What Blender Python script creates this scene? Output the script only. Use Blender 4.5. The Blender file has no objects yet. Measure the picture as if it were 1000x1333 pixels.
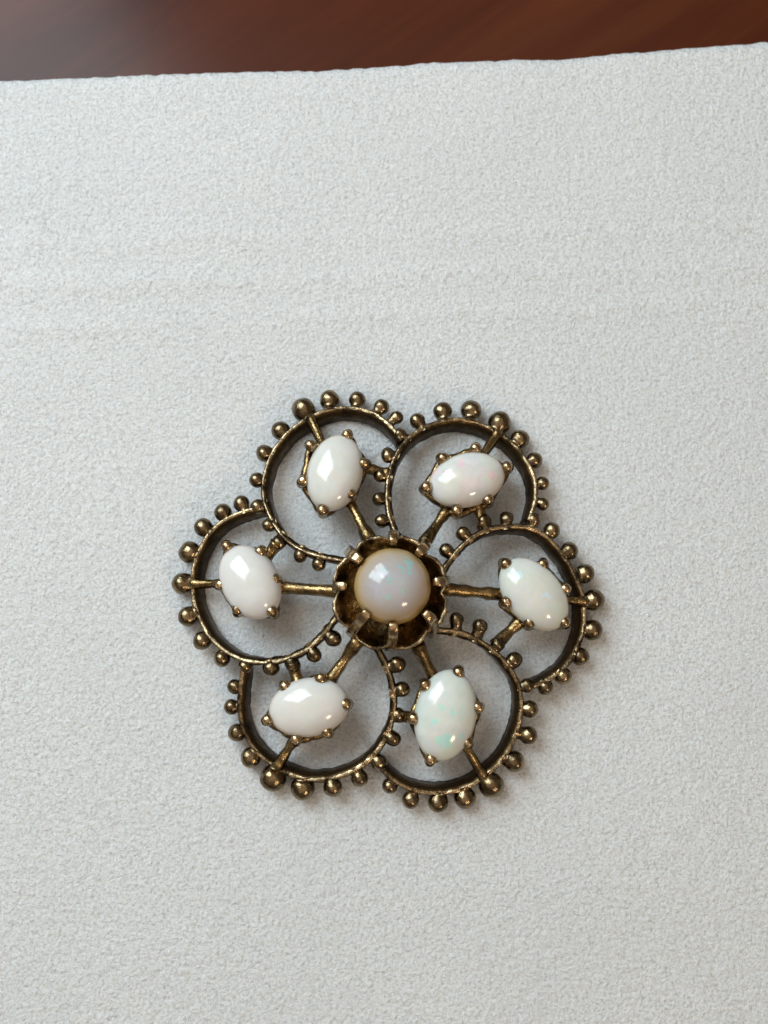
import bpy, bmesh, math, random
from mathutils import Vector, Matrix, noise

random.seed(7)
MM = 0.001                      # all shapes are laid out in millimetres and stored in metres
scene = bpy.context.scene
COL = scene.collection

# ------------------------------------------------------------------ camera
FPX, TILT, DIST, PXMM = 1550.0, math.radians(9.5), 102.0, 102.0 / 1550.0
FWD = Vector((0, math.sin(TILT), -math.cos(TILT)))
UP = Vector((0, math.cos(TILT), math.sin(TILT)))
RIGHT = Vector((1, 0, 0))
AIM = Vector((-0.6, 7.4, 0.0))
CAM = AIM - FWD * DIST
cam = bpy.data.cameras.new('camera')
cam.sensor_fit = 'VERTICAL'
cam.sensor_height = 36.0
cam.lens = FPX / 1333.0 * 36.0
cam.clip_start = 0.005
cam.clip_end = 20.0
cam.dof.use_dof = True
cam.dof.focus_distance = 0.0985
cam.dof.aperture_fstop = 32.0
cam_ob = bpy.data.objects.new('camera', cam)
COL.objects.link(cam_ob)
cam_ob.matrix_world = Matrix.Translation(CAM * MM) @ Matrix((RIGHT, UP, -FWD)).transposed().to_4x4()
scene.camera = cam_ob

# ------------------------------------------------------------------ world (dim neutral room)
world = bpy.data.worlds.new('World')
scene.world = world
world.use_nodes = True
bg = world.node_tree.nodes['Background']
bg.inputs['Color'].default_value = (1.0, 0.87, 0.74, 1)
bg.inputs['Strength'].default_value = 0.15

# ------------------------------------------------------------------ lamps: daylight window, a warm room lamp and an added overhead fill
def area(name, az, el, dist, sx, sy, power, col):
    l = bpy.data.lights.new(name, 'AREA')
    l.shape = 'RECTANGLE'
    l.size, l.size_y = sx, sy
    l.energy = power
    l.color = col
    o = bpy.data.objects.new(name, l)
    COL.objects.link(o)
    a, e = math.radians(az), math.radians(el)
    p = Vector((math.cos(e) * math.cos(a), math.cos(e) * math.sin(a), math.sin(e))) * dist
    o.location = p
    o.rotation_euler = (-p).to_track_quat('-Z', 'Y').to_euler()
    return o
for pane_az in (148.0, 124.5):          # the two panes of one window
    area('window_pane_light', pane_az, 45, 0.30, 0.092, 0.22, 0.44, (0.79, 0.93, 1.0))
area('overhead_fill_light', 200, 82, 1.0, 1.4, 1.4, 3.2, (1.0, 0.81, 0.62))  # soft fill added from above to lighten the petal interiors
area('room_lamp', -56, 36, 0.90, 0.14, 0.14, 1.35, (1.0, 0.78, 0.56))

scene.view_settings.view_transform = 'Standard'
scene.view_settings.look = 'None'
scene.view_settings.exposure = 0.21
scene.view_settings.gamma = 1.0
scene.cycles.use_denoising = True
scene.cycles.denoising_prefilter = 'NONE'
scene.cycles.sample_clamp_indirect = 4.0
scene.cycles.caustics_reflective = False
scene.cycles.caustics_refractive = False
scene.cycles.max_bounces = 12
scene.cycles.volume_bounces = 8
scene.cycles.transmission_bounces = 12

# ------------------------------------------------------------------ photo pixel -> point on a height
def ray(u, v):
    return (RIGHT * ((u - 500) / FPX) + UP * (-(v - 666.5) / FPX) + FWD)
def at(u, v, z):
    d = ray(u, v)
    return CAM + d * ((z - CAM.z) / d.z)
ZC, ZDROP, RREF = 4.6, 2.8, 16.6
def dome(x, y):
    return ZC - ZDROP * (x * x + y * y) / (RREF * RREF)
def dome_n(x, y):
    k = 2 * ZDROP / (RREF * RREF)
    return Vector((k * x, k * y, 1)).normalized()
def on_dome(u, v, off=0.0):
    z = 3.0
    for _ in range(14):
        p = at(u, v, z)
        z = max(dome(p.x, p.y) + off, 0.2)
    return at(u, v, z)

# ------------------------------------------------------------------ materials
def new_mat(name):
    m = bpy.data.materials.new(name)
    m.use_nodes = True
    nt = m.node_tree
    return m, nt, nt.nodes['Principled BSDF']
def nd(nt, typ, **kw):
    n = nt.nodes.new(typ)
    for k, v in kw.items():
        setattr(n, k, v)
    return n
def noise_tex(nt, co, scale, detail=3, rough=0.55):
    n = nd(nt, 'ShaderNodeTexNoise')
    n.inputs['Scale'].default_value = scale
    n.inputs['Detail'].default_value = detail
    n.inputs['Roughness'].default_value = rough
    nt.links.new(co, n.inputs['Vector'])
    return n
def ramp(nt, fac, stops):
    r = nd(nt, 'ShaderNodeValToRGB')
    el = r.color_ramp.elements
    while len(el) < len(stops):
        el.new(0.5)
    for e, (p, c) in zip(el, stops):
        e.position = p
        e.color = (c[0], c[1], c[2], 1) if len(c) == 3 else c
    nt.links.new(fac, r.inputs['Fac'])
    return r

def gold(name, bright, dark, lo, hi, r0, r1, bump):
    m, nt, b = new_mat(name)
    co = nd(nt, 'ShaderNodeTexCoord').outputs['Object']
    n1 = noise_tex(nt, co, 620, 4, 0.6)
    n2 = noise_tex(nt, co, 2600, 3, 0.6)
    mix = nd(nt, 'ShaderNodeMath', operation='MULTIPLY_ADD')
    nt.links.new(n2.outputs['Fac'], mix.inputs[0])
    mix.inputs[1].default_value = 0.45
    nt.links.new(n1.outputs['Fac'], mix.inputs[2])
    c = ramp(nt, mix.outputs[0], [(lo, dark), (hi, bright)])
    nt.links.new(c.outputs['Color'], b.inputs['Base Color'])
    rr = ramp(nt, mix.outputs[0], [(lo, (r1,) * 3), (hi, (r0,) * 3)])
    nt.links.new(rr.outputs['Color'], b.inputs['Roughness'])
    b.inputs['Metallic'].default_value = 1.0
    bp = nd(nt, 'ShaderNodeBump')
    bp.inputs['Strength'].default_value = bump
    bp.inputs['Distance'].default_value = 0.00012
    n3 = noise_tex(nt, co, 1900, 4, 0.65)
    nt.links.new(n3.outputs['Fac'], bp.inputs['Height'])
    nt.links.new(bp.outputs['Normal'], b.inputs['Normal'])
    return m
M_WALL = gold('blackened_gold', (0.12, 0.076, 0.034), (0.016, 0.011, 0.006), 0.45, 0.95, 0.30, 0.55, 0.55)
M_EDGE = gold('polished_gold_edge', (0.66, 0.50, 0.30), (0.040, 0.027, 0.015), 0.55, 0.98, 0.15, 0.36, 0.9)
M_BEAD = gold('antique_gold_bead', (0.33, 0.245, 0.14), (0.04, 0.027, 0.015), 0.44, 0.98, 0.11, 0.24, 0.55)
M_CLAW = gold('worn_gold_claw', (0.62, 0.45, 0.26), (0.13, 0.085, 0.042), 0.45, 0.90, 0.12, 0.26, 0.35)
M_CUP = gold('tarnished_gold_cup', (0.34, 0.215, 0.085), (0.016, 0.010, 0.005), 0.58, 1.02, 0.20, 0.40, 0.9)
M_STRUT = gold('antique_gold_strut', (0.48, 0.325, 0.145), (0.035, 0.022, 0.010), 0.53, 0.95, 0.15, 0.34, 0.8)

def opal(name, base, tint, fleck, fleck_amt, seed, zlo, zhi, low, spots=(), sss=0.0007, fleck_scale=2600, play_amt=0.04):
    """milky body (base/tint clouds), gold bounce and inner glow painted in low in the stone, small angular flashes of colour"""
    m, nt, b = new_mat(name)
    tc = nd(nt, 'ShaderNodeTexCoord').outputs['Object']
    mp = nd(nt, 'ShaderNodeMapping')
    mp.inputs['Location'].default_value = (seed * 0.013, seed * 0.007, seed * 0.003)
    nt.links.new(tc, mp.inputs['Vector'])
    co = mp.outputs['Vector']
    n1 = noise_tex(nt, co, 420, 5, 0.65)
    n1.inputs['Distortion'].default_value = 1.2
    c = ramp(nt, n1.outputs['Fac'], [(0.36, base), (0.66, tint)])
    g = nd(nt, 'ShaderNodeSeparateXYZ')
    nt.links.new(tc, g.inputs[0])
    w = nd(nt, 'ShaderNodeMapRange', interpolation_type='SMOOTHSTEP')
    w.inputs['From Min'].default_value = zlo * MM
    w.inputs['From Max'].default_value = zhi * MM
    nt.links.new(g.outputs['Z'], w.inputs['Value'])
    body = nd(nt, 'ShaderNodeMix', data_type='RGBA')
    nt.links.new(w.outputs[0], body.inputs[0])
    body.inputs[6].default_value = (*low, 1)  # warm bounce and glow near the girdle, painted into the base colour
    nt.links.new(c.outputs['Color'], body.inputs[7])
    v = nd(nt, 'ShaderNodeTexVoronoi')
    v.inputs['Scale'].default_value = fleck_scale
    nt.links.new(co, v.inputs['Vector'])
    pick = nd(nt, 'ShaderNodeSeparateColor')
    nt.links.new(v.outputs['Color'], pick.inputs[0])
    mask = None                                   # the patches of the stone that flash
    for (sx, sy, sr) in spots:
        fl_ = nd(nt, 'ShaderNodeCombineXYZ')
        nt.links.new(g.outputs['X'], fl_.inputs[0])
        nt.links.new(g.outputs['Y'], fl_.inputs[1])
        ds = nd(nt, 'ShaderNodeVectorMath', operation='DISTANCE')
        nt.links.new(fl_.outputs[0], ds.inputs[0])
        ds.inputs[1].default_value = (sx * MM, sy * MM, 0)
        mr = nd(nt, 'ShaderNodeMapRange')
        mr.inputs['From Min'].default_value = sr * 1.5 * MM
        mr.inputs['From Max'].default_value = sr * 0.3 * MM
        nt.links.new(ds.outputs['Value'], mr.inputs['Value'])
        if mask is None:
            mask = mr.outputs[0]
        else:
            mm_ = nd(nt, 'ShaderNodeMath', operation='MAXIMUM')
            nt.links.new(mask, mm_.inputs[0])
            nt.links.new(mr.outputs[0], mm_.inputs[1])
            mask = mm_.outputs[0]
    mul = nd(nt, 'ShaderNodeMath', operation='MULTIPLY')
    nt.links.new(pick.outputs[0], mul.inputs[0])
    if mask is None:
        mul.inputs[1].default_value = 0.0
    else:
        nt.links.new(mask, mul.inputs[1])
    f = ramp(nt, mul.outputs[0], [(0.36, (0, 0, 0)), (0.46, (fleck_amt,) * 3)])
    # faint pastel play of colour through the whole body
    v2 = nd(nt, 'ShaderNodeTexVoronoi')
    v2.inputs['Scale'].default_value = 800
    nt.links.new(co, v2.inputs['Vector'])
    play = nd(nt, 'ShaderNodeMix', data_type='RGBA', blend_type='MULTIPLY')
    play.inputs[0].default_value = play_amt
    nt.links.new(body.outputs[2], play.inputs[6])
    nt.links.new(v2.outputs['Color'], play.inputs[7])
    fcol = nd(nt, 'ShaderNodeMix', data_type='RGBA')
    nt.links.new(pick.outputs[1], fcol.inputs[0])
    fcol.inputs[6].default_value = (*fleck, 1)
    fcol.inputs[7].default_value = (fleck[0] * 0.75 + 0.1, fleck[1] * 0.85, min(1.0, fleck[2] * 1.25), 1)
    mx = nd(nt, 'ShaderNodeMix', data_type='RGBA')
    nt.links.new(f.outputs['Color'], mx.inputs[0])
    nt.links.new(play.outputs[2], mx.inputs[6])
    nt.links.new(fcol.outputs[2], mx.inputs[7])
    nt.links.new(mx.outputs[2], b.inputs['Base Color'])
    b.inputs['Subsurface Weight'].default_value = 0.8
    b.inputs['Subsurface Radius'].default_value = (1.0, 0.82, 0.62)
    b.inputs['Subsurface Scale'].default_value = sss
    b.inputs['Roughness'].default_value = 0.13
    b.inputs['IOR'].default_value = 1.46
    b.inputs['Coat Weight'].default_value = 0.25
    b.inputs['Coat Roughness'].default_value = 0.06
    bp = nd(nt, 'ShaderNodeBump')
    bp.inputs['Strength'].default_value = 0.05
    bp.inputs['Distance'].default_value = 0.0002
    n3 = noise_tex(nt, co, 900, 4, 0.6)
    nt.links.new(n3.outputs['Fac'], bp.inputs['Height'])
    nt.links.new(bp.outputs['Normal'], b.inputs['Normal'])
    return m

def foam_mat():
    m, nt, b = new_mat('white_foam')
    co = nd(nt, 'ShaderNodeTexCoord').outputs['Object']
    n2 = noise_tex(nt, co, 60, 3, 0.5)
    c = ramp(nt, n2.outputs['Fac'], [(0.3, (0.785, 0.795, 0.80)), (0.7, (0.815, 0.822, 0.825))])
    # tiny open cells: slightly greyer, and a few grey specks of dirt
    n4 = noise_tex(nt, co, 3600, 2, 0.6)
    cell = ramp(nt, n4.outputs['Fac'], [(0.30, (0.76, 0.76, 0.76)), (0.50, (1, 1, 1)), (0.70, (1.07, 1.07, 1.07))])
    mc = nd(nt, 'ShaderNodeMix', data_type='RGBA', blend_type='MULTIPLY')
    mc.inputs[0].default_value = 1.0
    nt.links.new(c.outputs['Color'], mc.inputs[6])
    nt.links.new(cell.outputs['Color'], mc.inputs[7])
    v = nd(nt, 'ShaderNodeTexVoronoi')
    v.inputs['Scale'].default_value = 210
    nt.links.new(co, v.inputs['Vector'])
    sp = ramp(nt, v.outputs['Distance'], [(0.012, (0.5,) * 3), (0.034, (0, 0, 0))])
    mx = nd(nt, 'ShaderNodeMix', data_type='RGBA')
    nt.links.new(sp.outputs['Color'], mx.inputs[0])
    nt.links.new(mc.outputs[2], mx.inputs[6])
    mx.inputs[7].default_value = (0.30, 0.30, 0.30, 1)
    nt.links.new(mx.outputs[2], b.inputs['Base Color'])
    # closed-cell skin: glossy facets scattered between dull ones
    n5 = noise_tex(nt, co, 2300, 2, 0.5)
    rg = ramp(nt, n5.outputs['Fac'], [(0.45, (0.50,) * 3), (0.60, (0.12,) * 3)])
    nt.links.new(rg.outputs['Color'], b.inputs['Roughness'])
    b.inputs['Subsurface Weight'].default_value = 0.35
    b.inputs['Subsurface Radius'].default_value = (1.0, 0.86, 0.74)
    b.inputs['Subsurface Scale'].default_value = 0.0035
    n1 = noise_tex(nt, co, 3300, 4, 0.7)
    n6 = noise_tex(nt, co, 1250, 3, 0.6)
    ad = nd(nt, 'ShaderNodeMath', operation='MULTIPLY_ADD')
    nt.links.new(n6.outputs['Fac'], ad.inputs[0])
    ad.inputs[1].default_value = 1.1
    nt.links.new(n1.outputs['Fac'], ad.inputs[2])
    bp = nd(nt, 'ShaderNodeBump')
    bp.inputs['Strength'].default_value = 1.0
    bp.inputs['Distance'].default_value = 0.00041
    nt.links.new(ad.outputs[0], bp.inputs['Height'])
    nt.links.new(bp.outputs['Normal'], b.inputs['Normal'])
    bc = nd(nt, 'ShaderNodeBump')                 # thin shiny skin on the cells gives the glints
    bc.inputs['Strength'].default_value = 1.0
    bc.inputs['Distance'].default_value = 0.0007
    nt.links.new(n5.outputs['Fac'], bc.inputs['Height'])
    nt.links.new(bc.outputs['Normal'], b.inputs['Coat Normal'])
    b.inputs['Coat Weight'].default_value = 0.35
    b.inputs['Coat Roughness'].default_value = 0.10
    return m

def wood_mat():
    m, nt, b = new_mat('varnished_wood')
    tc = nd(nt, 'ShaderNodeTexCoord').outputs['Object']
    mp = nd(nt, 'ShaderNodeMapping')
    mp.vector_type = 'TEXTURE'
    mp.inputs['Rotation'].default_value = (0, 0, math.radians(36))
    mp.inputs['Scale'].default_value = (1 / 13, 1 / 85, 1 / 40)
    nt.links.new(tc, mp.inputs['Vector'])
    n1 = noise_tex(nt, mp.outputs['Vector'], 1.0, 5, 0.55)
    n1.inputs['Distortion'].default_value = 0.6
    mp2 = nd(nt, 'ShaderNodeMapping')
    mp2.vector_type = 'TEXTURE'
    mp2.inputs['Rotation'].default_value = (0, 0, math.radians(36))
    mp2.inputs['Scale'].default_value = (1 / 50, 1 / 800, 1 / 60)
    nt.links.new(tc, mp2.inputs['Vector'])
    n2 = noise_tex(nt, mp2.outputs['Vector'], 1.0, 3, 0.6)
    add = nd(nt, 'ShaderNodeMath', operation='MULTIPLY_ADD')
    nt.links.new(n2.outputs['Fac'], add.inputs[0])
    add.inputs[1].default_value = 0.25
    nt.links.new(n1.outputs['Fac'], add.inputs[2])
    c = ramp(nt, add.outputs[0], [(0.40, (0.042, 0.0075, 0.002)), (0.62, (0.068, 0.0135, 0.0036)), (0.90, (0.11, 0.026, 0.007))])
    nt.links.new(c.outputs['Color'], b.inputs['Base Color'])
    b.inputs['Roughness'].default_value = 0.5
    b.inputs['Specular IOR Level'].default_value = 0.05
    b.inputs['Coat Weight'].default_value = 0.48
    b.inputs['Coat IOR'].default_value = 1.4
    b.inputs['Coat Roughness'].default_value = 0.20
    return m

# ------------------------------------------------------------------ mesh helpers
def to_obj(name, bm, mats, parent=None, smooth=True):
    me = bpy.data.meshes.new(name)
    bmesh.ops.recalc_face_normals(bm, faces=bm.faces)
    for v in bm.verts:
        v.co *= MM
    if smooth:
        for f in bm.faces:
            f.smooth = True
    bm.to_mesh(me)
    bm.free()
    for m in (mats if isinstance(mats, (list, tuple)) else [mats]):
        me.materials.append(m)
    o = bpy.data.objects.new(name, me)
    COL.objects.link(o)
    if parent:
        o.parent = parent
    return o

def catmull(pts, per, closed=False):
    n = len(pts)
    out = []
    rng = n if closed else n - 1
    for i in range(rng):
        if closed:
            p0, p1, p2, p3 = (pts[(i + k - 1) % n] for k in range(4))
        else:
            p0, p1, p2, p3 = pts[max(i - 1, 0)], pts[i], pts[i + 1], pts[min(i + 2, n - 1)]
        for k in range(per):
            t = k / per
            out.append(0.5 * ((2 * p1) + (p2 - p0) * t + (2 * p0 - 5 * p1 + 4 * p2 - p3) * t * t
                              + (3 * p1 - p0 - 3 * p2 + p3) * t * t * t))
    if not closed:
        out.append(pts[-1].copy())
    return out

def relax(pts, n):
    for _ in range(n):
        pts = [pts[0]] + [(pts[i - 1] + 2 * pts[i] + pts[i + 1]) / 4 for i in range(1, len(pts) - 1)] + [pts[-1]]
    return pts

def resample(pts, step):
    out = [pts[0].copy()]
    acc = 0.0
    for a, b in zip(pts, pts[1:]):
        L = (b - a).length
        d = step - acc
        while d <= L and L > 0:
            out.append(a.lerp(b, d / L))
            d += step
        acc = (acc + L) % step
    if (out[-1] - pts[-1]).length > 0.2 * step:
        out.append(pts[-1].copy())
    return out

def loft(bm, rings, closed_path=False, caps=True, mats=None):
    vs = [[bm.verts.new(p) for p in r] for r in rings]
    n = len(rings[0])
    R = len(rings)
    for i in range(R if closed_path else R - 1):
        a, b = vs[i], vs[(i + 1) % R]
        for k in range(n):
            f = bm.faces.new((a[k], a[(k + 1) % n], b[(k + 1) % n], b[k]))
            if mats:
                f.material_index = mats[k]
    if caps and not closed_path:
        bm.faces.new(vs[0][::-1])
        bm.faces.new(vs[-1])
    return vs

def tube(bm, pts, radii, seg=10, closed=False, wob=0.0, flat=1.0, updir=Vector((0, 0, 1))):
    rings = []
    n = len(pts)
    for i, p in enumerate(pts):
        if closed:
            t = pts[(i + 1) % n] - pts[(i - 1) % n]
        else:
            t = pts[min(i + 1, n - 1)] - pts[max(i - 1, 0)]
        t.normalize()
        s = t.cross(updir)
        if s.length < 0.05:
            s = t.cross(Vector((0, 1, 0)))
        s.normalize()
        w = s.cross(t).normalized()
        r = radii[i] if isinstance(radii, (list, tuple)) else radii
        r *= 1 + wob * noise.noise(p * 1.7)
        rings.append([p + s * (math.cos(2 * math.pi * k / seg) * r) + w * (math.sin(2 * math.pi * k / seg) * r * flat)
                      for k in range(seg)])
    loft(bm, rings, closed)

def frame_of(z, x=None):
    z = z.normalized()
    if x is None:
        x = Vector((1, 0, 0))
    x = (x - z * x.dot(z)).normalized()
    return x, z.cross(x), z

def lathe(bm, origin, axis, profile, seg=18, lump=0.0):
    """profile: list of (distance along axis, radius); ends with radius 0 are closed to a point"""
    x, y, z = frame_of(axis, Vector((0.3, 0.2, 0.93)))
    rows = []
    for a, r in profile:
        if r <= 1e-6:
            rows.append([bm.verts.new(origin + z * a)])
        else:
            row = []
            for k in range(seg):
                th = 2 * math.pi * k / seg
                p = origin + z * a + (x * math.cos(th) + y * math.sin(th)) * r
                if lump:
                    p += (p - origin) * (lump * noise.noise(p * 1.3 + Vector((5, 2, 9))))
                row.append(bm.verts.new(p))
            rows.append(row)
    for a, b in zip(rows, rows[1:]):
        if len(a) == 1 and len(b) == 1:
            continue
        for k in range(seg):
            k2 = (k + 1) % seg
            if len(a) == 1:
                bm.faces.new((a[0], b[k2], b[k]))
            elif len(b) == 1:
                bm.faces.new((a[k], a[k2], b[0]))
            else:
                bm.faces.new((a[k], a[k2], b[k2], b[k]))

def tag(o, **kw):
    for k, v in kw.items():
        o[k] = v
    return o

# ------------------------------------------------------------------ the table and the foam sheet
SHEET_T = 8.0
bm = bmesh.new()
NT = 24
tv = {}
for j in range(NT + 1):
    for i in range(NT + 1):
        tv[i, j] = bm.verts.new((-450 + 900 * i / NT, -380 + 900 * j / NT, -SHEET_T))
for j in range(NT):
    for i in range(NT):
        bm.faces.new((tv[i, j], tv[i + 1, j], tv[i + 1, j + 1], tv[i, j + 1]))
table = to_obj('table_top', bm, wood_mat())
tag(table, kind='structure', label='dark reddish brown varnished wooden table top')

edge_px = [(0, 105), (60, 102.5), (120, 100.5), (180, 97), (260, 94.5), (350, 92), (410, 92), (500, 86), (560, 81), (610, 79.5), (670, 77),
           (730, 77.5), (765, 74), (800, 70), (850, 66), (900, 62), (950, 58), (1000, 54)]
edge = [at(u, v, 0.0) for u, v in edge_px]
s0 = (edge[6] - edge[0]) / (edge[6].x - edge[0].x)
s1 = (edge[-1] - edge[-6]) / (edge[-1].x - edge[-6].x)
def far_y(x):
    if x <= edge[0].x:
        y = edge[0].y + s0.y * (x - edge[0].x)
    elif x >= edge[-1].x:
        y = edge[-1].y + s1.y * (x - edge[-1].x)
    else:
        for a, b in zip(edge, edge[1:]):
            if a.x <= x <= b.x:
                y = a.y + (b.y - a.y) * (x - a.x) / (b.x - a.x)
                break
    return y + 0.16 * noise.noise(Vector((x * 1.1, 3, 0))) + 0.10 * noise.noise(Vector((x * 3.1, 8, 0))) + 0.05 * noise.noise(Vector((x * 9.0, 1, 0)))
def sheet_z(x, y):
    z = 0.10 * noise.noise(Vector((x * 0.045, y * 0.06, 1.5)))
    for (yc, sl, amp, w) in ((28.6, 0.03, 0.28, 0.8), (24.9, 0.035, 0.22, 0.8), (32.6, 0.02, 0.18, 0.9), (-24, 0.02, 0.05, 1.2)):
        d = (y - yc - sl * x - 0.35 * noise.noise(Vector((x * 0.12, yc, 0)))) / w
        z += amp * math.exp(-d * d) * (0.55 + 0.6 * noise.noise(Vector((x * 0.08, yc * 3, 2))))
    r2 = (x * x + y * y) / 24.0 ** 2
    return z * (1 - 0.9 * math.exp(-r2 * r2))
bm = bmesh.new()
NX, NY = 220, 190
X0, X1, Y0 = -62.0, 62.0, -62.0
top = []
for j in range(NY + 1):
    row = []
    t = j / NY
    for i in range(NX + 1):
        x = X0 + (X1 - X0) * i / NX
        fy = far_y(x)
        y = Y0 + (fy - Y0) * t
        z = sheet_z(x, y)
        e = min(x - X0, X1 - x, y - Y0, fy - y)
        if e < 0.3:
            z -= 0.12 * (1 - e / 0.3) ** 2
        row.append(bm.verts.new((x, y, z)))
    top.append(row)
for j in range(NY):
    for i in range(NX):
        bm.faces.new((top[j][i], top[j][i + 1], top[j + 1][i + 1], top[j + 1][i]))
rim = [top[0][i] for i in range(NX + 1)] + [top[j][NX] for j in range(1, NY + 1)] + \
      [top[NY][i] for i in range(NX - 1, -1, -1)] + [top[j][0] for j in range(NY - 1, 0, -1)]
prev = rim
for lv in (0.33, 0.66, 1.0):
    cur = [bm.verts.new((v.co.x + 0.12 * noise.noise(Vector((v.co.x, v.co.y, lv * 7))),
                         v.co.y + 0.12 * noise.noise(Vector((v.co.x, v.co.y, lv * 9 + 4))),
                         -SHEET_T * lv + 0.004 if lv == 1.0 else v.co.z * (1 - lv) - SHEET_T * lv)) for v in rim]
    for k in range(len(rim)):
        k2 = (k + 1) % len(rim)
        bm.faces.new((prev[k], cur[k], cur[k2], prev[k2]))
    prev = cur
bm.faces.new(prev[::-1])
sheet = to_obj('foam_sheet', bm, foam_mat())
tag(sheet, label='white fine-grained foam sheet lying under the brooch on the wooden table', category='foam sheet')

# ------------------------------------------------------------------ the brooch
brooch = bpy.data.objects.new('flower_brooch', None)
COL.objects.link(brooch)
brooch.empty_display_size = 0.01
tag(brooch, label='openwork gold flower brooch with six beaded petals and seven opals on the foam sheet', category='brooch')

RIMS = [
 [(521,573),(509,556),(491.6,541.5),(471.8,533),(445.4,530.7),(423.4,534.5),(404.7,543),(386,553.5),(371.7,567),(356.3,588),(346.5,613),(343.5,640),(350.8,666),(363.6,689),(378,704),(397,715),(421,722.4),(448,727)],
 [(688,676),(696,652),(697.5,638),(695.5,622),(686.8,600.8),(670.4,579.2),(648.4,562.5),(622,549.8),(593,545.5),(566,551),(542.8,563),(526,579),(513.5,600.8),(507,629.6),(507.3,658.4),(514,684.8),(526,701.6),(546,713)],
 [(690,893),(705,887.5),(721,878.8),(742.8,859.6),(754.8,835.6),(760.8,811.6),(760.3,784),(753.6,761),(740.4,734.8),(723.6,711),(704.4,694),(685,687),(661,686.2),(634.8,690.8),(610.8,705),(591.6,725),(576,748)],
 [(487,985),(501.6,1002.8),(518.4,1018),(540,1028),(564,1031.6),(592.8,1029.2),(613,1021.5),(629.8,1010),(648,995),(663.6,973),(674,945),(678,921),(675.6,897),(667.2,878),(652.8,858.8),(633.6,842),(614.4,831.4),(592,824),(562,822)],
 [(318,861),(315.5,887),(312.5,911.6),(314.8,938),(323.2,963),(337.6,981.5),(358.5,998),(380.8,1009),(403,1014.5),(427,1013.2),(452.8,1005.5),(476.8,990.8),(494,971),(506.5,945.2),(511.5,918.8),(509,892.4),(501,866),(487,842)],
 [(343,661),(318,666.5),(296,675.6),(278,689),(263,709),(254,733),(250.2,759.6),(253,783.6),(261.6,807),(272.8,826.8),(290,844),(316,857.5),(344.4,860.8),(373,855.8),(399.6,843),(421,822),(440,796)],
]
# bead centres and radii (pixels): outer run from the clockwise end to the tip and on round, then the joint and the inner run
BEADS = [
 [(521,565,8.5),(516.5,543,8.8),(496.7,529,10),(465.2,519.5,11),(429.3,520.4,12.8),(395.2,532.5,15.2),(365.5,560,12.6),(344.6,589.4,11),(334.3,624.6,10.2),(350.4,683.3,8.8),(363.6,706,9.5),(390.7,723,9),(415,733.5,9)],
 [(695,676,8.5),(707.2,656,8.5),(706.7,629,9),(695.9,599,10.3),(677.2,570.8,11.5),(650.8,549.7,14.6),(613.6,534.3,13.6),(576.4,535,11.8),(543.5,547.5,10.5),(505.6,592.4,9.6),(495.5,618.5,9),(494,649,9),(497,678,9)],
 [(687,892,9),(710,893.7,9.5),(733,879.5,11.2),(755.3,854.3,11.2),(771,820,13),(773.5,781,13.8),(761.5,746.3,12.5),(741.6,716.8,11.6),(718.8,690.4,11),(659.5,674.8,9.5),(630,677.5,9),(603.6,694.5,9.3),(581.5,716.8,9.3)],
 [(493.5,992,10),(507.6,1023,9.6),(534.5,1041,11),(570.7,1044.5,12),(605.5,1038.5,13),(639.6,1021.5,16),(669.6,991.3,12.6),(688.3,957.2,11.2),(689.5,923.1,10.4),(669.6,858.8,10),(649,838,9),(625.5,815,9),(595,806.5,9.4)],
 [(319.5,867,9),(305.9,893.6,9.3),(301.6,920,9.8),(308.8,953.6,11.2),(326.3,986,13),(355.6,1012.9,16),(394,1025.6,14.5),(433.6,1025,11.7),(468.4,1012.9,10.2),(511.6,960.8,10.2),(519,931,9),(523.2,897.2,9.6),(517.5,864.8,10)],
 [(335.5,659.3,9.5),(314.4,655.2,10),(290.4,667.2,11),(264.7,686.4,12.2),(247.2,718.8,14),(237.6,759.6,14.2),(244.8,802.3,12.6),(262.8,834,11.2),(289.2,856.8,10.2),(353,869.6,9.8),(382,866.5,9),(409,851.8,9.4),(434,831.5,9.8)],
]
WALL_H = 1.6
def wall_section(w, h):
    return [(-w * 0.46, -h), (-w * 0.52, -h * 0.55), (-w * 0.48, -0.26), (-w * 0.20, -0.07), (0.0, 0.0), (w * 0.16, 0.03), (w * 0.34, -0.04), (w * 0.5, -0.20), (w * 0.5, -h * 0.55), (w * 0.46, -h)]
WALL_MATS = [0, 0, 0, 1, 1, 1, 0, 0, 0, 0]
rim_lines = []
frames = []
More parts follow.
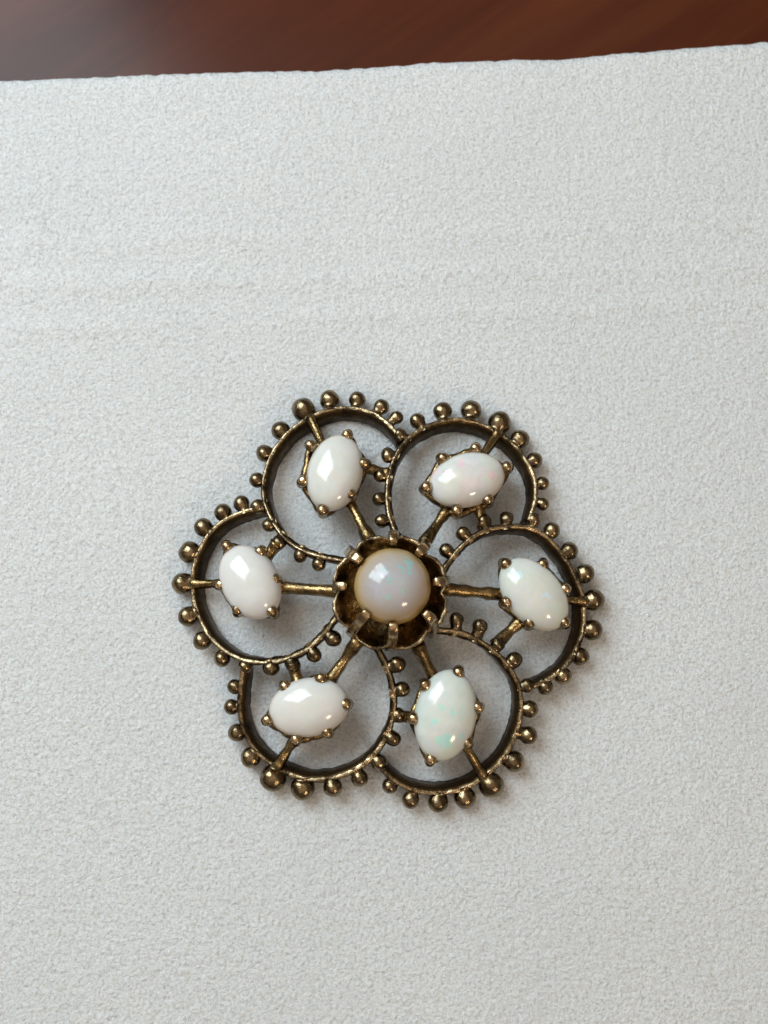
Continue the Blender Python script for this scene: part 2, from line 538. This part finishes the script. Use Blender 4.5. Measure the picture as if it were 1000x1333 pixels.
for k, px in enumerate(RIMS):
    pts = [on_dome(u, v) for u, v in px]
    pts = resample(relax(catmull(pts, 8), 10), 0.28)
    rim_lines.append(pts)
    bm = bmesh.new()
    rings = []
    n = len(pts)
    for i, p in enumerate(pts):
        t = (pts[min(i + 1, n - 1)] - pts[max(i - 1, 0)]).normalized()
        N = dome_n(p.x, p.y)
        # walls flare a little more than the dome towards the rim of the flower
        rr = math.hypot(p.x, p.y)
        N = (N + Vector((p.x, p.y, 0)) * (0.006)).normalized()
        B = t.cross(N).normalized()
        N = B.cross(t).normalized()
        f = i / (n - 1)
        h = WALL_H * (1.0 - 0.35 * max(0, f - 0.72) / 0.28)
        w = 0.60 + 0.12 * noise.noise(p * 0.9 + Vector((k * 5, 0, 0))) + 0.05 * noise.noise(p * 3.1)
        dz = 0.07 * noise.noise(p * 1.9 + Vector((0, k * 3, 0)))
        sec = wall_section(w, h)
        ring = []
        for q, (a, b) in enumerate(sec):
            jit = 0.07 * noise.noise(p * 2.3 + Vector((q * 7.7, 0, k)))
            ring.append(p + B * (a + 0.09 + jit) + N * (b + dz))
        rings.append(ring)
    loft(bm, rings, mats=WALL_MATS)
    o = to_obj('petal_frame', bm, [M_WALL, M_EDGE], brooch)
    frames.append(o)

def nearest(p, line):
    return min(line, key=lambda q: (q.x - p.x) ** 2 + (q.y - p.y) ** 2)
for k, bl in enumerate(BEADS):
    for idx, (u, v, r) in enumerate(bl):
        rad = r * PXMM * 1.03
        c = on_dome(u, v, -0.42)
        if c.z < rad + 0.04:
            c = at(u, v, rad + 0.04)
        q = nearest(c, rim_lines[k])
        if idx == 0:
            q = nearest(c, rim_lines[(k + 1) % 6] )
        root = Vector((q.x, q.y, q.z - 0.62))
        ax = c - root
        d = ax.length
        rad2 = rad * (1 + random.uniform(-0.04, 0.04))
        nr = rad2 * (0.80 if idx >= 9 else 0.70)
        prof = [(-d - 0.05, nr * 1.25), (-d * 0.72, nr * 1.08), (-max(rad2 * 0.86, d * 0.35), nr)]
        a0 = math.asin(min(0.95, nr / rad2))
        for s in range(1, 12):
            th = math.pi - a0 - (math.pi - a0) * s / 11
            prof.append((math.cos(th) * rad2, math.sin(th) * rad2 if s < 11 else 0.0))
        prof.sort(key=lambda e: e[0])
        bm = bmesh.new()
        lathe(bm, c, ax if d > 0.05 else Vector((0, 0, 1)), prof, 18, 0.075 if idx < 9 else 0.15)
        to_obj('bead', bm, M_BEAD, frames[k])

# ---- oval opals in claw settings
STONES = [  # centre px, semi axes px (long, short), long-axis angle in degrees (image, counter-clockwise from right)
 dict(c=(436, 615.4), a=52.5, b=36.5, ang=79, prongs=[(453,563.7),(403,578),(392.6,626.4),(419.4,666),(457.5,644.5),(476.6,602)],
      tip=((404.7,545),(419,575)), spoke=((456,656),(483,706)), stub=((507,617),(478,604))),
 dict(c=(608, 624.8), a=51.5, b=36, ang=19, prongs=[(575,594.8),(620.3,581),(663,606.8),(637.6,652.4),(594.4,667.3),(553,634.4)],
      tip=((648,564),(632.8,586)), spoke=((580,667),(550,710)), stub=((630,686),(625,661))),
 dict(c=(695, 773.4), a=54, b=37, ang=-48, prongs=[(657,732),(708,732),(739,766),(736.8,811.6),(689.3,813),(657.6,784.5)],
      tip=((760.5,783),(740,781.6)), spoke=((646.8,775.6),(576,766)), stub=((645,840),(674,815))),
 dict(c=(580, 930.8), a=58, b=39, ang=80, prongs=[(598,872.7),(552.7,890),(536,935.6),(560.4,991),(610.3,968.7),(625,920)],
      tip=((629,1010),(608,972)), spoke=((569,880),(543,838)), stub=((511,931),(537,935.6))),
 dict(c=(402, 920.7), a=51.5, b=37, ang=10, prongs=[(419,881.6),(369.3,891.7),(346.5,938),(384.9,965),(427.6,954.8),(452.3,916.4)],
      tip=((361.5,997),(383,967)), spoke=((436,878),(468,831)), stub=((378.4,858),(386,883))),
 dict(c=(325.5, 757.4), a=51.5, b=37.5, ang=-59, prongs=[(294,708.5),(339.6,715.2),(360,753.6),(355.7,798),(308.4,795.6),(285,761.5)],
      tip=((250.5,759.6),(285,761)), spoke=((380,767),(444,770)), stub=((361,707),(347,722))),
]
cream = (0.86, 0.82, 0.77)
OPALS = [  # name, body, clouds, flash colour, flash amount, seed, low colour with warm bounce painted in
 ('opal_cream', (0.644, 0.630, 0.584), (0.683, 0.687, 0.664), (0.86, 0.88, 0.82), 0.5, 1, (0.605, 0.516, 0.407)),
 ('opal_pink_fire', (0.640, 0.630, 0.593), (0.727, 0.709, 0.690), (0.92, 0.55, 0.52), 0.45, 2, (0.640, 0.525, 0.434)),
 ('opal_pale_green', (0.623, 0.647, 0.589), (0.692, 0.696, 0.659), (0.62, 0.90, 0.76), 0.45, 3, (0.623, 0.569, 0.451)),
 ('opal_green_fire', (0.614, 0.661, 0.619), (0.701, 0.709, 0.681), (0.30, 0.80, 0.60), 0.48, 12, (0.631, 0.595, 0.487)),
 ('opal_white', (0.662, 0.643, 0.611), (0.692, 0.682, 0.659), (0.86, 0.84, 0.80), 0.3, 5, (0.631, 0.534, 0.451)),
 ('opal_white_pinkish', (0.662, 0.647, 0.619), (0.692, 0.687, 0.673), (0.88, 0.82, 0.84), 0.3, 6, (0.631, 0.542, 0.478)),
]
FLASH = [[], [(568, 613, 0.85), (600, 602, 0.5), (640, 618, 0.5)], [(672, 748, 0.6), (712, 778, 0.5)],
         [(590, 927, 0.42), (579, 965, 0.75), (574, 922, 0.4), (600, 925, 0.3), (566, 940, 0.3), (601, 958, 0.3)], [], []]
OPAL_LABELS = ['plain cream oval opal', 'oval opal with a pink flash at one end', 'pale greenish oval opal',
               'large oval opal with green flashes', 'milky white oval opal', 'smooth white oval opal']
def cabochon(bm, c, X, Y, N, a, b, H, base, seg=56, rows=16):
    prof = []
    prof.append((-base, 0.0)); prof.append((-base, 0.55)); prof.append((-base, 0.80)); prof.append((-base * 0.55, 0.93)); prof.append((-base * 0.15, 0.99))
    for s in range(rows + 1):
        th = math.pi / 2 * s / rows
        prof.append((H * math.sin(th) ** 1.0, math.cos(th) ** 0.92 if s < rows else 0.0))
    rws = []
    for z, r in prof:
        if r < 1e-6:
            rws.append([bm.verts.new(c + N * z)])
        else:
            row = []
            for k in range(seg):
                th = 2 * math.pi * k / seg
                p = c + X * (a * r * math.cos(th)) + Y * (b * r * math.sin(th)) + N * z
                row.append(bm.verts.new(p))
            rws.append(row)
    for A, Bq in zip(rws, rws[1:]):
        for k in range(seg):
            k2 = (k + 1) % seg
            if len(A) == 1:
                bm.faces.new((A[0], Bq[k2], Bq[k]))
            elif len(Bq) == 1:
                bm.faces.new((A[k], A[k2], Bq[0]))
            else:
                bm.faces.new((A[k], A[k2], Bq[k2], Bq[k]))

for k, S in enumerate(STONES):
    c = on_dome(*S['c'], off=0.55)
    N0 = dome_n(c.x, c.y)
    N = (N0 * 0.6 + Vector((0, 0, 0.4))).normalized()
    ang = math.radians(S['ang'])
    X, Y, N = frame_of(N, Vector((math.cos(ang), math.sin(ang), 0)))
    a, b = S['a'] * PXMM * 0.965, S['b'] * PXMM * 0.965
    # setting: claw gallery and seat
    bm = bmesh.new()
    tips, bases = [], []
    for (u, v) in S['prongs']:
        p = at(u, v, c.z + 0.25)
        out = Vector((p.x - c.x, p.y - c.y, 0)).normalized()
        hN = -((p.x - c.x) * N.x + (p.y - c.y) * N.y) / N.z      # height of the girdle plane there
        p = at(u, v, c.z + hN + 0.35)
        tips.append((p, out, hN))
        q = Vector((p.x, p.y, c.z + hN - 1.15)) - out * 0.10
        bases.append(q)
    order = sorted(range(6), key=lambda i: math.atan2(tips[i][0].y - c.y, tips[i][0].x - c.x))
    loop = []
    for ii in range(6):
        A, Bq = bases[order[ii]], bases[order[(ii + 1) % 6]]
        loop.append(A)
        m = (A + Bq) / 2
        loop.append(m + Vector((m.x - c.x, m.y - c.y, 0)) * 0.02)
    tube(bm, catmull(loop, 6, True), 0.33, 8, True, wob=0.3, flat=1.5)
    # seat band the stone rests in
    band = []
    for i in range(40):
        th = 2 * math.pi * i / 40
        d = X * (a * math.cos(th)) + Y * (b * math.sin(th))
        band.append([c + d * 0.97 + N * -0.12, c + d * 0.88 - N * 0.12, c + d * 0.80 - N * 1.15, c + d * 0.89 - N * 1.25])
    loft(bm, band, True)
    # struts: spoke to the centre, bar to the petal tip, stub to the next petal
    def inward(p, px=13):
        d = Vector((S['c'][0] - p[0], S['c'][1] - p[1]))
        d.normalize()
        return (p[0] + d.x * px, p[1] + d.y * px)
    def strut(p0, p1, z0, z1, r, flat=1.2):
        A, Bq = at(*p0, z0), at(*p1, z1)
        A2 = at(*p0, z0)
        pts = [A.lerp(Bq, t) + Vector((0, 0, -0.10 * math.sin(math.pi * t))) for t in [i / 9 for i in range(10)]]
        rad = [r * (1.18 - 0.30 * math.sin(math.pi * i / 9)) for i in range(10)]
        tube(bm, pts, rad, 12, wob=0.28, flat=flat)
    zg = c.z - 1.0
    pr = on_dome(*S['tip'][0])
    strut(S['tip'][0], inward(S['tip'][1]), pr.z - 0.30, zg + 0.1, 0.44, 1.5)
    ps = on_dome(*S['spoke'][1])
    strut(inward(S['spoke'][0], 18), S['spoke'][1], zg, ps.z - 0.35, 0.53, 1.2)
    pu = on_dome(*S['stub'][0])
    strut(S['stub'][0], inward(S['stub'][1], 8), pu.z - 0.55, zg, 0.52, 1.2)
    setting = to_obj('claw_setting', bm, M_STRUT, brooch)
    # claws
    for (p, out, hN), q in zip(tips, bases):
        bm = bmesh.new()
        zgd = c.z + hN
        path = catmull([q + Vector((0, 0, -0.25)), q + out * 0.10 + Vector((0, 0, 0.45)), Vector((p.x, p.y, zgd - 0.1)) + out * 0.06,
                        Vector((p.x, p.y, zgd + 0.28)) - out * 0.04, Vector((p.x, p.y, zgd + 0.52)) - out * 0.30], 4)
        m = len(path)
        rad = []
        for i in range(m):
            f = i / (m - 1)
            r = 0.44 - 0.06 * f
            if f > 0.72:
                r += 0.12 * math.sin((f - 0.72) / 0.28 * math.pi * 0.75)
            rad.append(r * random.uniform(0.97, 1.03))
        e = path[-1] - path[-2]
        e.normalize()
        for s in (0.45, 0.80, 0.98):
            path.append(path[m - 1] + e * (0.34 * s))
            rad.append(rad[m - 1] * math.sqrt(max(0.02, 1 - s * s)))
        tube(bm, path, rad, 12, wob=0.12)
        to_obj('claw', bm, M_CLAW, setting)
    bm = bmesh.new()
    cabochon(bm, c, X, Y, N, a, b, 1.75, 0.75)
    nm, ba, ti, fl, fa, sd, lw = OPALS[k]
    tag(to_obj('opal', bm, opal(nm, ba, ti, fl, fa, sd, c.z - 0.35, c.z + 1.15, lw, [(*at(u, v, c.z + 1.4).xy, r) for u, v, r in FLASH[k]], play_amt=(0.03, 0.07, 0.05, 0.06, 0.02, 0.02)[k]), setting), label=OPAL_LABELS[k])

# ---- centre cup with the round opal
CC = at(508, 771, 5.0)
def lobes(th):
    return abs(math.sin(4 * th)) ** 0.7
bm = bmesh.new()
SEG = 128
prof = [  # z, base radius, lobe amount : outside up, over the lip, down the inside to the floor
 (2.5, 2.3, 0.0), (2.7, 3.0, 0.15), (3.5, 3.75, 0.35), (4.3, 4.2, 0.50), (4.95, 4.42, 0.58), (5.08, 4.36, 0.57), (5.05, 4.18, 0.52), (4.7, 3.95, 0.46), (4.1, 3.5, 0.30), (3.8, 2.8, 0.12), (3.7, 1.6, 0.0)]
rows = []
for z, r, l in prof:
    row = []
    for i in range(SEG):
        th = 2 * math.pi * i / SEG
        R = (r + l * lobes(th)) * 0.965
        p = Vector((CC.x + R * math.cos(th), CC.y + R * math.sin(th), z + 0.22 * l * lobes(th)))
        p += Vector((noise.noise(p * 1.6), noise.noise(p * 1.6 + Vector((9, 0, 0))), noise.noise(p * 1.6 + Vector((0, 9, 0))))) * (0.14 if z < 4.9 else 0.17)
        row.append(bm.verts.new(p))
    rows.append(row)
for q, (A, Bq) in enumerate(zip(rows, rows[1:])):
    for i in range(SEG):
        i2 = (i + 1) % SEG
        f = bm.faces.new((A[i], A[i2], Bq[i2], Bq[i]))
        f.material_index = 1 if q in (4, 5) else (2 if q > 5 else 0)
bm.faces.new(rows[0][::-1])
bm.faces.new(rows[-1])
cup = to_obj('centre_cup', bm, [M_STRUT, M_EDGE, M_CUP], brooch)
tag(cup, label='scalloped centre cup with eight flat claws around the round opal')
GZ = 6.7
SC = at(511, 763, GZ)
RS = 49.3 * PXMM * 0.94
bm = bmesh.new()
band = []
for i in range(48):
    th = 2 * math.pi * i / 48
    d = Vector((math.cos(th), math.sin(th), 0)) * RS
    band.append([SC + d * 0.95 + Vector((0, 0, -0.30)), SC + d * 0.86 + Vector((0, 0, -0.30)), SC + d * 0.70 + Vector((0, 0, -3.6)), SC + d * 0.80 + Vector((0, 0, -3.6))])
loft(bm, band, True)
fl = [bm.verts.new(SC + Vector((math.cos(2 * math.pi * i / 48), math.sin(2 * math.pi * i / 48), 0)) * (RS * 0.84) + Vector((0, 0, -1.25))) for i in range(48)]
bm.faces.new(fl)
to_obj('stone_seat', bm, M_CLAW, cup)
# tip pixel, foot pixel (None = from the lip under the tip)
CLAWS = [((512.6, 703), (512, 699)), ((547, 718), (553, 709)), ((570, 757), (580, 757)), ((556, 800), (563, 822)), ((512, 815), (508, 841)),
         ((477, 799), (458, 823)), ((466, 727), (456, 718)), ((447, 763), (440, 766))]
for i, (t_, f_) in enumerate(CLAWS):
    bm = bmesh.new()
    tip = at(*t_, GZ + (1.0 if i < 7 else -1.2))
    foot = at(*f_, 4.3)
    out = Vector((tip.x - SC.x, tip.y - SC.y, 0)).normalized()
    tip_xy = SC + out * max((Vector((tip.x - SC.x, tip.y - SC.y, 0))).length, RS * (0.93 if i < 7 else 1.22))
    tip = Vector((tip_xy.x, tip_xy.y, tip.z))
    mid = Vector((foot.x, foot.y, 0)).lerp(Vector((tip.x, tip.y, 0)), 0.35) + out * 0.25 + Vector((0, 0, 5.8 if i < 7 else 4.9))
    sh = Vector((tip.x, tip.y, 0)) + out * 0.42 + Vector((0, 0, tip.z - 0.35))
    pts = catmull([foot + Vector((0, 0, -0.7)), foot, mid, sh, tip - out * 0.34], 4)
    side = Vector((-out.y, out.x, 0))
    rings = []
    n = len(pts)
    for j, p in enumerate(pts):
        f = j / (n - 1)
        t = (pts[min(j + 1, n - 1)] - pts[max(j - 1, 0)]).normalized()
        thick = side.cross(t).normalized()
        w = (0.48 - 0.11 * f) * (1 + 0.10 * noise.noise(p * 1.5))
        h = 0.40 - 0.04 * f
        if j >= n - 2:
            w *= (0.93, 0.62)[j - n + 2]; h *= (0.95, 0.60)[j - n + 2]
        ring = []
        for q in range(20):
            th = 2 * math.pi * q / 20
            cx, sx = math.cos(th), math.sin(th)
            ring.append((w * math.copysign(abs(cx) ** 0.42, cx), h * math.copysign(abs(sx) ** 0.42, sx)))
        rings.append([p + side * x_ + thick * y_ for x_, y_ in ring])
    loft(bm, rings)
    o = to_obj('claw', bm, M_CLAW, cup)
bm = bmesh.new()
cabochon(bm, SC, Vector((1, 0, 0)), Vector((0, 1, 0)), Vector((0, 0, 1)), RS, RS, 2.3, 1.0, 72, 20)
M_C = opal('opal_honey', (0.43, 0.41, 0.40), (0.44, 0.45, 0.51), (0.18, 0.62, 0.44), 0.6, 9, GZ + 0.55, GZ + 2.4, (0.43, 0.275, 0.09),  # honey girdle: light glowing through the stone, painted into its colour
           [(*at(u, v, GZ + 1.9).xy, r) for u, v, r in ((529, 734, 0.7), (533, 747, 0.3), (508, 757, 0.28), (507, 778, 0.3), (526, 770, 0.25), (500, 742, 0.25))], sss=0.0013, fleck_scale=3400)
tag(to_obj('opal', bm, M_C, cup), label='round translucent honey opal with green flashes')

# ---- settle the brooch on the foam
bpy.context.view_layer.update()
low = min((o.matrix_world @ v.co).z for o in brooch.children_recursive if o.type == 'MESH' for v in o.data.vertices)
brooch.location.z = -low - 0.00012
print('brooch low', low * 1000)
